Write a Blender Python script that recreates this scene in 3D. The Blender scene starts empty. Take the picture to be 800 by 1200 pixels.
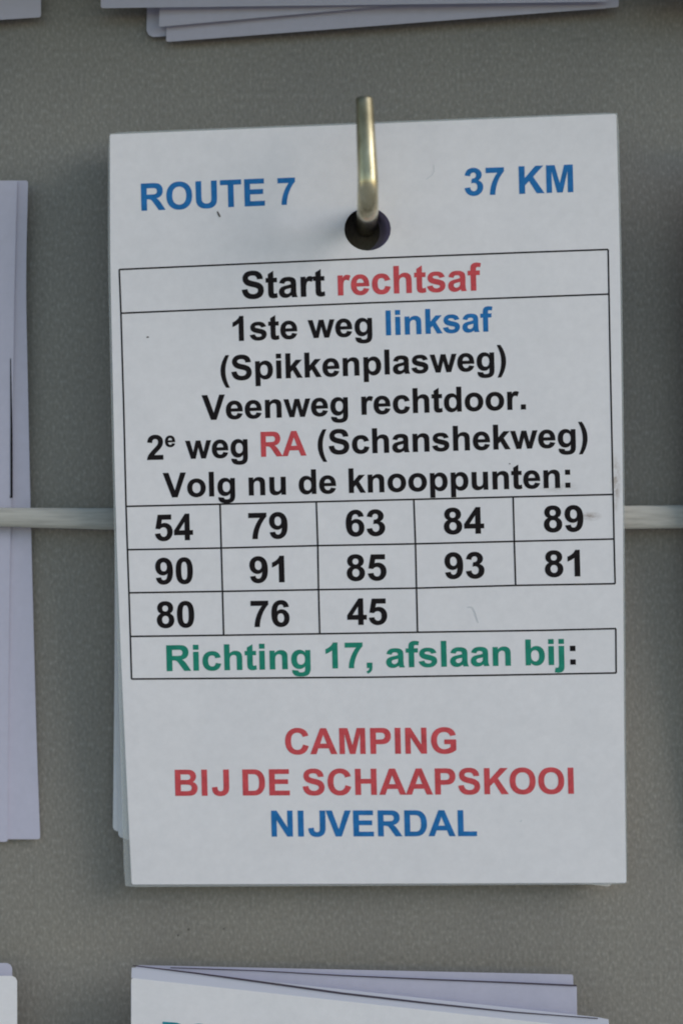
import bpy, bmesh, math, random
from mathutils import Vector, noise

# ------------------------------------------------------------------ camera, sky, sun, exposure
S = 0.00016            # metres per photograph pixel on the board plane
D = 0.50               # camera distance from the board
sc = bpy.context.scene
C = sc.collection

def P(px, py, d):
    """point seen at photograph pixel (px,py), standing d metres in front of the board"""
    k = (D - d) / D
    return Vector(((px - 400) * S * k, -d, (600 - py) * S * k))

cd = bpy.data.cameras.new('camera')
cam = bpy.data.objects.new('camera', cd); C.objects.link(cam)
cam.location = (0, -D, 0); cam.rotation_euler = (math.radians(90), 0, 0)
cd.sensor_fit = 'VERTICAL'; cd.sensor_height = 36; cd.lens = 36 * D / (1200 * S)
cd.clip_start = 0.01; cd.clip_end = 100
cd.dof.use_dof = True; cd.dof.focus_distance = D - 0.0115; cd.dof.aperture_fstop = 7
sc.cycles.filter_width = 1.9
sc.camera = cam

SUN_EL, SUN_AZ = 25, 66        # sun height, and how far to the right of the board's front
w = bpy.data.worlds.new('World'); sc.world = w; w.use_nodes = True
nt = w.node_tree
sky = nt.nodes.new('ShaderNodeTexSky'); sky.sky_type = 'NISHITA'; sky.sun_disc = False
sky.sun_elevation = math.radians(SUN_EL); sky.sun_rotation = math.radians(180 - SUN_AZ)
sky.dust_density = 0.3; sky.air_density = 1.3; sky.ozone_density = 2.3
bg = nt.nodes['Background']; bg.inputs['Strength'].default_value = 0.135
nt.links.new(sky.outputs[0], bg.inputs[0])

sl = bpy.data.lights.new('sun', 'SUN'); sl.energy = 2.0; sl.angle = math.radians(34); sl.color = (1, 0.94, 0.89)
sun = bpy.data.objects.new('sun', sl); C.objects.link(sun)
e, a = math.radians(SUN_EL), math.radians(SUN_AZ)
sdir = Vector((math.sin(a) * math.cos(e), -math.cos(a) * math.cos(e), math.sin(e)))
sun.rotation_euler = (-sdir).to_track_quat('-Z', 'Y').to_euler(); sun.location = sdir * 3
sc.view_settings.view_transform = 'Standard'; sc.view_settings.look = 'None'
sc.view_settings.exposure = 0.12; sc.view_settings.gamma = 1

# ------------------------------------------------------------------ materials
class MT:
    def __init__(s, name):
        s.m = bpy.data.materials.new(name); s.m.use_nodes = True
        s.t = s.m.node_tree; s.b = s.t.nodes['Principled BSDF']; s.out = s.t.nodes['Material Output']
    def n(s, kind, **kw):
        x = s.t.nodes.new(kind)
        for k, v in kw.items():
            if k in x.inputs.keys(): x.inputs[k].default_value = v
            else: setattr(x, k, v)
        return x
    def l(s, a, b): s.t.links.new(a, b)
    def set(s, **kw):
        for k, v in kw.items(): s.b.inputs[k.replace('_', ' ')].default_value = v

def coords(M, scale=(1, 1, 1)):
    tc = M.n('ShaderNodeTexCoord'); mp = M.n('ShaderNodeMapping'); mp.inputs['Scale'].default_value = scale
    M.l(tc.outputs['Object'], mp.inputs['Vector']); return mp.outputs[0]

def ramp(M, fac, stops):
    r = M.n('ShaderNodeValToRGB'); M.l(fac, r.inputs[0]); cr = r.color_ramp
    while len(cr.elements) < len(stops): cr.elements.new(0.5)
    for el, (p, c) in zip(cr.elements, stops):
        el.position = p; el.color = (*c, 1) if len(c) == 3 else c
    return r.outputs[0]

def board_material():
    M = MT('powder_coated_metal')
    v = coords(M, (1, 1, 0.55))
    n1 = M.n('ShaderNodeTexNoise', Scale=1900, Detail=3, Roughness=0.62); M.l(v, n1.inputs['Vector'])
    v2 = coords(M, (1, 1, 0.16))
    n2 = M.n('ShaderNodeTexNoise', Scale=900, Detail=3, Roughness=0.6); M.l(v2, n2.inputs['Vector'])
    n3 = M.n('ShaderNodeTexNoise', Scale=34, Detail=5, Roughness=0.6); M.l(coords(M, (1, 1, 0.5)), n3.inputs['Vector'])
    mx = M.n('ShaderNodeMath', operation='MULTIPLY_ADD'); M.l(n2.outputs[0], mx.inputs[0]); mx.inputs[1].default_value = 0.45; M.l(n1.outputs[0], mx.inputs[2])
    c1 = ramp(M, n1.outputs[0], [(0.30, (0.236, 0.219, 0.192)), (0.55, (0.303, 0.282, 0.248)), (0.75, (0.415, 0.389, 0.346))])
    c3 = ramp(M, n3.outputs[0], [(0.32, (0.885, 0.885, 0.89)), (0.68, (1.0, 0.995, 0.97))])
    mm = M.n('ShaderNodeMix', data_type='RGBA', blend_type='MULTIPLY'); mm.inputs[0].default_value = 1
    M.l(c1, mm.inputs[6]); M.l(c3, mm.inputs[7]); M.l(mm.outputs[2], M.b.inputs['Base Color'])
    bp = M.n('ShaderNodeBump', Strength=0.5, Distance=0.00012); M.l(mx.outputs[0], bp.inputs['Height'])
    M.l(bp.outputs[0], M.b.inputs['Normal'])
    M.set(Metallic=0.35, Roughness=0.46)
    return M.m

def paper_material(name, col, stains=(), rough=0.42, coat=0.5):
    M = MT(name)
    n1 = M.n('ShaderNodeTexNoise', Scale=520, Detail=6, Roughness=0.72); M.l(coords(M), n1.inputs['Vector'])
    c = ramp(M, n1.outputs[0], [(0.3, tuple(x * 0.93 for x in col)), (0.68, col)])
    n2 = M.n('ShaderNodeTexNoise', Scale=1500, Detail=2); M.l(coords(M), n2.inputs['Vector'])
    for (pt, rad, stain, amt) in stains:       # brown smears with a shape of their own
        tc = M.n('ShaderNodeTexCoord'); mp = M.n('ShaderNodeMapping', vector_type='POINT')
        sx, sz = rad
        mp.inputs['Scale'].default_value = (1 / sx, 0, 1 / sz)
        mp.inputs['Location'].default_value = (-pt.x / sx, 0, -pt.z / sz)
        M.l(tc.outputs['Object'], mp.inputs['Vector'])
        g = M.n('ShaderNodeTexGradient', gradient_type='SPHERICAL'); M.l(mp.outputs[0], g.inputs[0])
        nn = M.n('ShaderNodeTexNoise', Scale=900, Detail=4, Roughness=0.7); M.l(coords(M, (0.35, 1, 1) if sx > sz else (1, 1, 0.6)), nn.inputs['Vector'])
        r = ramp(M, nn.outputs[0], [(0.38, (0, 0, 0)), (0.66, (1, 1, 1))])
        mu = M.n('ShaderNodeMath', operation='MULTIPLY'); M.l(g.outputs['Fac'], mu.inputs[0]); M.l(r, mu.inputs[1])
        mu2 = M.n('ShaderNodeMath', operation='MULTIPLY', use_clamp=True); M.l(mu.outputs[0], mu2.inputs[0]); mu2.inputs[1].default_value = amt
        mm = M.n('ShaderNodeMix', data_type='RGBA'); M.l(mu2.outputs[0], mm.inputs[0]); M.l(c, mm.inputs[6]); mm.inputs[7].default_value = (*stain, 1)
        c = mm.outputs[2]
    M.l(c, M.b.inputs['Base Color'])
    n4 = M.n('ShaderNodeTexNoise', Scale=45, Detail=2); M.l(coords(M), n4.inputs['Vector'])
    b0 = M.n('ShaderNodeBump', Strength=0.45, Distance=0.0010); M.l(n4.outputs[0], b0.inputs['Height'])
    bp = M.n('ShaderNodeBump', Strength=0.10, Distance=0.00006); M.l(n2.outputs[0], bp.inputs['Height']); M.l(b0.outputs[0], bp.inputs['Normal'])
    M.l(bp.outputs[0], M.b.inputs['Normal'])
    M.set(Roughness=rough, Coat_Weight=coat, Coat_Roughness=0.22)
    return M.m

def film_material(name, see, col):
    M = MT(name)
    M.set(Base_Color=(*col, 1), Roughness=0.14, Coat_Weight=0.3)
    tr = M.n('ShaderNodeBsdfTransparent'); tr.inputs[0].default_value = (0.93, 0.95, 0.95, 1)
    mx = M.n('ShaderNodeMixShader'); mx.inputs[0].default_value = see
    M.l(M.b.outputs[0], mx.inputs[1]); M.l(tr.outputs[0], mx.inputs[2]); M.l(mx.outputs[0], M.out.inputs[0])
    return M.m

def ink(name, col):
    M = MT(name)
    n1 = M.n('ShaderNodeTexNoise', Scale=700, Detail=4, Roughness=0.65); M.l(coords(M), n1.inputs['Vector'])
    c = ramp(M, n1.outputs[0], [(0.3, tuple(x * 0.82 for x in col)), (0.7, tuple(min(1, x * 1.12 + 0.004) for x in col))])
    M.l(c, M.b.inputs['Base Color'])
    M.set(Roughness=0.6, Specular_IOR_Level=0.2)
    return M.m

def plain(name, col, rough=0.5, metal=0.0):
    M = MT(name); M.set(Base_Color=(*col, 1), Roughness=rough, Metallic=metal); return M.m

def hook_material():
    M = MT('brassy_steel')
    n1 = M.n('ShaderNodeTexNoise', Scale=420, Detail=4, Roughness=0.6); M.l(coords(M, (1, 1, 0.35)), n1.inputs['Vector'])
    c = ramp(M, n1.outputs[0], [(0.32, (0.21, 0.185, 0.115)), (0.52, (0.37, 0.335, 0.225)), (0.72, (0.50, 0.47, 0.35))])
    M.l(c, M.b.inputs['Base Color'])
    bp = M.n('ShaderNodeBump', Strength=0.25, Distance=0.0002); M.l(n1.outputs[0], bp.inputs['Height']); M.l(bp.outputs[0], M.b.inputs['Normal'])
    M.set(Metallic=0.9)
    # smoother towards the bend, its highlight painted into the colour; rough, darker tip
    tc = M.n('ShaderNodeTexCoord'); sp = M.n('ShaderNodeSeparateXYZ'); M.l(tc.outputs['Object'], sp.inputs[0])
    mr = M.n('ShaderNodeMapRange'); M.l(sp.outputs[2], mr.inputs[0])
    for i_, v_ in ((1, 0.0555), (2, 0.0690), (3, 0.22), (4, 0.50)): mr.inputs[i_].default_value = v_
    M.l(mr.outputs[0], M.b.inputs['Roughness'])
    mr2 = M.n('ShaderNodeMapRange'); M.l(sp.outputs[2], mr2.inputs[0])
    for i_, v_ in ((1, 0.0570), (2, 0.0700), (3, 1.5), (4, 0.70)): mr2.inputs[i_].default_value = v_
    vm = M.n('ShaderNodeVectorMath', operation='SCALE'); M.l(c, vm.inputs[0]); M.l(mr2.outputs[0], vm.inputs['Scale'])
    M.l(vm.outputs[0], M.b.inputs['Base Color'])
    return M.m

def cord_material():
    M = MT('braided_elastic')
    n1 = M.n('ShaderNodeTexNoise', Scale=1400, Detail=3, Roughness=0.6); M.l(coords(M, (0.06, 1, 1)), n1.inputs['Vector'])
    wv = M.n('ShaderNodeTexWave', Scale=420, Distortion=2.5, Detail=2); wv.bands_direction = 'DIAGONAL'
    M.l(coords(M, (0.8, 0, 1.0)), wv.inputs['Vector'])
    c = ramp(M, n1.outputs[0], [(0.30, (0.35, 0.335, 0.295)), (0.60, (0.48, 0.462, 0.41))])
    M.l(c, M.b.inputs['Base Color'])
    ad = M.n('ShaderNodeMath', operation='MULTIPLY_ADD'); M.l(wv.outputs[1], ad.inputs[0]); ad.inputs[1].default_value = 0.03; M.l(n1.outputs[0], ad.inputs[2])
    bp = M.n('ShaderNodeBump', Strength=0.35, Distance=0.0002); M.l(ad.outputs[0], bp.inputs['Height']); M.l(bp.outputs[0], M.b.inputs['Normal'])
    M.set(Roughness=0.75)
    return M.m

MB_ = board_material()
WHITE = (0.83, 0.805, 0.805)
SHADED_LILAC = (0.52, 0.507, 0.605)  # bluish stock, with the neighbouring cards' shade darkened into its colour
M_PAPER = paper_material('laminated_white_paper', WHITE,
    stains=[(P(720.5, 566, 0.0110), (0.0012, 0.0060), (0.42, 0.34, 0.29), 1.2),
            (P(690.5, 605, 0.0105), (0.0024, 0.0010), (0.30, 0.23, 0.19), 1.15),
            (P(655, 571, 0.0110), (0.0042, 0.0013), (0.33, 0.30, 0.27), 0.7)])
M_SHADED_LILAC = paper_material('laminated_bluish_paper', SHADED_LILAC)
M_CREAM = paper_material('laminated_paper_edge', (0.90, 0.87, 0.86))
M_FILM = film_material('clear_laminate', 0.68, (0.58, 0.60, 0.59))
M_FILMW = film_material('milky_laminate', 0.15, (0.66, 0.66, 0.74))
M_BLUE = ink('blue_ink', (0.016, 0.165, 0.430))
M_RED = ink('red_ink', (0.620, 0.080, 0.090))
M_GREEN = ink('green_ink', (0.014, 0.240, 0.160))
M_BLACK = ink('black_ink', (0.006, 0.003, 0.004))
M_TEAL = ink('teal_ink', (0.020, 0.260, 0.330))
M_HOOK = hook_material()
M_CORD = cord_material()
M_HAIR = plain('dust_hair', (0.62, 0.63, 0.64), 0.7)
M_HOLE = paper_material('purple_paper', (0.40, 0.34, 0.62))
M_GAP_SHADE = plain('dark_cut_edge', (0.06, 0.045, 0.065), 0.5)  # dark paint for the shade in the gaps between bottom cards
M_SPECK = plain('dirt', (0.07, 0.06, 0.05), 0.8)

# ------------------------------------------------------------------ object helpers
def obj(name, bm, mat, parent=None, smooth=True):
    me = bpy.data.meshes.new(name); bm.normal_update(); bm.to_mesh(me); bm.free()
    if smooth:
        for p in me.polygons: p.use_smooth = True
    me.materials.append(mat)
    o = bpy.data.objects.new(name, me); C.objects.link(o)
    if parent: attach(o, parent)
    return o

def attach(o, parent):
    o.parent = parent; o.matrix_parent_inverse = parent.matrix_world.inverted()

def tag(o, label, cat=None, group=None, kind=None):
    o['label'] = label
    if cat: o['category'] = cat
    if group: o['group'] = group
    if kind: o['kind'] = kind
    return o

def thing(name, loc, label, cat, group=None):
    o = bpy.data.objects.new(name, None); C.objects.link(o); o.empty_display_size = 0.01
    o.location = loc; o.matrix_world.translation = Vector(loc)
    return tag(o, label, cat, group)

def curve_at(pts, t):
    """smooth (Catmull-Rom) curve through pts given as (t, x, y)"""
    n = len(pts)
    if t <= pts[0][0]: i = 0
    elif t >= pts[-1][0]: i = n - 2
    else: i = max(k for k in range(n - 1) if pts[k][0] <= t)
    t0, t1 = pts[i][0], pts[i + 1][0]; s = (t - t0) / (t1 - t0)
    def tan(k):
        a_, b_ = max(k - 1, 0), min(k + 1, n - 1)
        return [(pts[b_][j] - pts[a_][j]) / (pts[b_][0] - pts[a_][0]) for j in (1, 2)]
    m0, m1 = tan(i), tan(i + 1); h = t1 - t0
    r = []
    for j in (0, 1):
        p0, p1 = pts[i][j + 1], pts[i + 1][j + 1]
        r.append((2*s**3 - 3*s*s + 1) * p0 + (s**3 - 2*s*s + s) * h * m0[j] + (-2*s**3 + 3*s*s) * p1 + (s**3 - s*s) * h * m1[j])
    return r

class Sheet:
    """a bent sheet: left and right edge curves in pixels, and a depth for every (u,v)"""
    def __init__(s, L, R, depth, bow=0.0):
        f = lambda E: [((p[1] - E[0][1]) / (E[-1][1] - E[0][1]), p[0], p[1]) for p in E]
        s.L, s.R, s.depth, s.bow = f(L), f(R), depth, bow
    def px(s, u, v):
        a_, b_ = curve_at(s.L, v), curve_at(s.R, v)
        return (a_[0] + (b_[0] - a_[0]) * u, a_[1] + (b_[1] - a_[1]) * u + s.bow * 4 * u * (1 - u) * (1 - v))
    def uv(s, x, y):
        u, v = 0.5, 0.5
        for _ in range(12):
            p = s.px(u, v); q = s.px(u + 1e-4, v); r = s.px(u, v + 1e-4)
            a_, b_, c_, d_ = (q[0]-p[0])/1e-4, (r[0]-p[0])/1e-4, (q[1]-p[1])/1e-4, (r[1]-p[1])/1e-4
            det = a_*d_ - b_*c_; ex, ey = x - p[0], y - p[1]
            u += (ex*d_ - b_*ey) / det; v += (a_*ey - ex*c_) / det
        return u, v
    def at(s, u, v, off=0.0):
        x, y = s.px(u, v); return P(x, y, s.depth(u, v) + off)
    def atpx(s, x, y, off=0.0):
        u, v = s.uv(x, y); return P(x, y, s.depth(u, v) + off)

def sheet_mesh(sh, thick, hole=None, off=0.0, nu=26, nv=38, corner=0.012, inset=None):
    """solid sheet with rounded corners and, if given, a punched hole (cx,cy,rx,ry in pixels)"""
    bm = bmesh.new()
    u0, v0, u1, v1 = inset or (0, 0, 1, 1)
    us = [u0 + (u1 - u0) * i / nu for i in range(nu + 1)]; vs = [v0 + (v1 - v0) * j / nv for j in range(nv + 1)]
    if hole:
        hu, hv = sh.uv(hole[0], hole[1]); du, dv = 0.062, 0.042
        us = sorted([x for x in us if abs(x - hu) > du * 1.15] + [hu + du * k / 4 for k in range(-4, 5)])
        vs = sorted([x for x in vs if abs(x - hv) > dv * 1.15] + [hv + dv * k / 4 for k in range(-4, 5)])
    W = abs(sh.px(1, .5)[0] - sh.px(0, .5)[0]); H = abs(sh.px(.5, 1)[1] - sh.px(.5, 0)[1])
    verts = {}
    def V(u, v, side):
        key = (round(u, 6), round(v, 6), side)
        if key not in verts:
            uu, vv = u, v
            verts[key] = bm.verts.new(sh.at(uu, vv, off - (thick if side else 0)))
        return verts[key]
    def round_corner(u, v):
        # pull the corner point slightly inwards
        cu = corner; cv = corner * W / H
        if u in (u0, u1) and v in (v0, v1):
            return (u + (cu * 0.35 if u == u0 else -cu * 0.35), v + (cv * 0.35 if v == v0 else -cv * 0.35))
        return (u, v)
    us2 = sorted(us + [u0 + corner, u1 - corner]); vs2 = sorted(vs + [v0 + corner * W / H, v1 - corner * W / H])
    inb = lambda u, v: hole and abs(u - hu) < du - 1e-6 and abs(v - hv) < dv - 1e-6
    def quad(a_, b_, c_, d_):
        for side in (0, 1):
            f = [V(*p, side) for p in (a_, b_, c_, d_)]
            bm.faces.new(f if side == 0 else f[::-1])
    for i in range(len(us2) - 1):
        for j in range(len(vs2) - 1):
            um, vm = (us2[i] + us2[i+1]) / 2, (vs2[j] + vs2[j+1]) / 2
            if inb(um, vm): continue
            q = [(us2[i], vs2[j]), (us2[i], vs2[j+1]), (us2[i+1], vs2[j+1]), (us2[i+1], vs2[j])]
            quad(*[round_corner(*p) for p in q])
    if hole:
        ub = [x for x in us2 if abs(x - hu) <= du + 1e-6]; vb = [x for x in vs2 if abs(x - hv) <= dv + 1e-6]
        ring = [(x, vb[0]) for x in ub] + [(ub[-1], y) for y in vb[1:]] + [(x, vb[-1]) for x in ub[-2::-1]] + [(ub[0], y) for y in vb[-2:0:-1]]
        circ = []; mids = []
        sub = 3
        rr = []
        for k in range(len(ring)):
            a_, b_ = ring[k], ring[(k + 1) % len(ring)]
            rr.append(a_)
        for (uu, vv) in rr:
            x, y = sh.px(uu, vv); th = math.atan2((y - hole[1]) / hole[3], (x - hole[0]) / hole[2])
            circ.append(sh.uv(hole[0] + hole[2] * math.cos(th), hole[1] + hole[3] * math.sin(th)))
        n = len(rr)
        for k in range(n):
            a_, b_, c_, d_ = rr[k], rr[(k+1) % n], circ[(k+1) % n], circ[k]
            for side in (0, 1):
                f = [V(*p, side) for p in (a_, d_, c_, b_)]
                bm.faces.new(f if side == 0 else f[::-1])
    # walls along every open edge, outside and in the hole
    bnd = [e_ for e_ in bm.edges if len(e_.link_faces) == 1]
    back = {}
    for key, v in verts.items():
        if key[2] == 0: back[v] = verts[(key[0], key[1], 1)]
    for e_ in bnd:
        a_, b_ = e_.verts
        if a_ in back and b_ in back:
            lf = e_.link_faces[0]; ls = [l_ for l_ in lf.loops if l_.edge == e_][0]
            p, q = ls.vert, ls.link_loop_next.vert
            bm.faces.new((q, p, back[p], back[q]))
    return bm

def finish_sheet(o):
    o.data.polygons.foreach_set('use_smooth', [True] * len(o.data.polygons))
    bm = bmesh.new(); bm.from_mesh(o.data)
    for e_ in bm.edges:
        if len(e_.link_faces) == 2 and e_.calc_face_angle(0) > 0.6: e_.smooth = False
    bm.to_mesh(o.data); bm.free()
    return o

def rim_mesh(outer, inner_uv, thick, off, n=40):
    """strip of laminate round the paper: outer Sheet edge to the paper edge (inner Sheet)"""
    bm = bmesh.new()
    inner = inner_uv
    def loop(sh):
        p = []
        for k in range(n): p.append((k / n, 0))
        for k in range(n): p.append((1, k / n))
        for k in range(n): p.append((1 - k / n, 1))
        for k in range(n): p.append((0, 1 - k / n))
        return p
    L = loop(outer); N = len(L)
    cr = 0.002
    def O(u, v): 
        if (u, v) in ((0, 0), (1, 0), (1, 1), (0, 1)):
            u += cr if u == 0 else -cr; v += cr * .67 if v == 0 else -cr * .67
        return u, v
    fo = [bm.verts.new(outer.at(*O(*p), off)) for p in L]; fi = [bm.verts.new(inner.at(*p, off)) for p in L]
    bo = [bm.verts.new(outer.at(*O(*p), off - thick)) for p in L]; bi = [bm.verts.new(inner.at(*p, off - thick)) for p in L]
    for k in range(N):
        j = (k + 1) % N
        bm.faces.new((fo[j], fo[k], fi[k], fi[j])); bm.faces.new((bo[k], bo[j], bi[j], bi[k]))
        bm.faces.new((fo[k], fo[j], bo[j], bo[k])); bm.faces.new((fi[j], fi[k], bi[k], bi[j]))
    return bm

def box_bm(x0, x1, y0, y1, z0, z1, bev=0.0):
    bm = bmesh.new(); bmesh.ops.create_cube(bm, size=1)
    for v in bm.verts: v.co = Vector(((x0+x1)/2 + v.co.x*(x1-x0), (y0+y1)/2 + v.co.y*(y1-y0), (z0+z1)/2 + v.co.z*(z1-z0)))
    if bev: bmesh.ops.bevel(bm, geom=bm.edges[:], offset=bev, segments=2, affect='EDGES')
    return bm

# ------------------------------------------------------------------ the board the cards hang on
M_ADDED_GROUND = MT('pale_gravel')
gn = M_ADDED_GROUND.n('ShaderNodeTexNoise', Scale=60, Detail=6); M_ADDED_GROUND.l(coords(M_ADDED_GROUND), gn.inputs['Vector'])
M_ADDED_GROUND.l(ramp(M_ADDED_GROUND, gn.outputs[0], [(0.35, (0.34, 0.305, 0.26)), (0.65, (0.44, 0.40, 0.345))]), M_ADDED_GROUND.b.inputs['Base Color']); M_ADDED_GROUND.set(Roughness=0.9)
b_ = bmesh.new(); bmesh.ops.create_grid(b_, x_segments=4, y_segments=4, size=40)
for v in b_.verts: v.co.z = -1.1  # out-of-view ground, added to bounce light up onto cards and hook
added_bounce_ground = obj('ground', b_, M_ADDED_GROUND.m, None, smooth=False); tag(added_bounce_ground, 'pale gravel ground in front of the board', kind='structure')
board = obj('display_board', box_bm(-0.34, 0.34, 0, 0.003, -0.34, 0.26), MB_, None, smooth=False)
obj('top_rail', box_bm(-0.34, 0.34, -0.042, -0.0003, 0.109, 0.113, 0.0006), MB_, board, smooth=False)  # unseen rail, added above the view to shade the top cards
tag(board, 'grey metal display board with a fine grain behind all the hanging cards', 'board')

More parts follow.
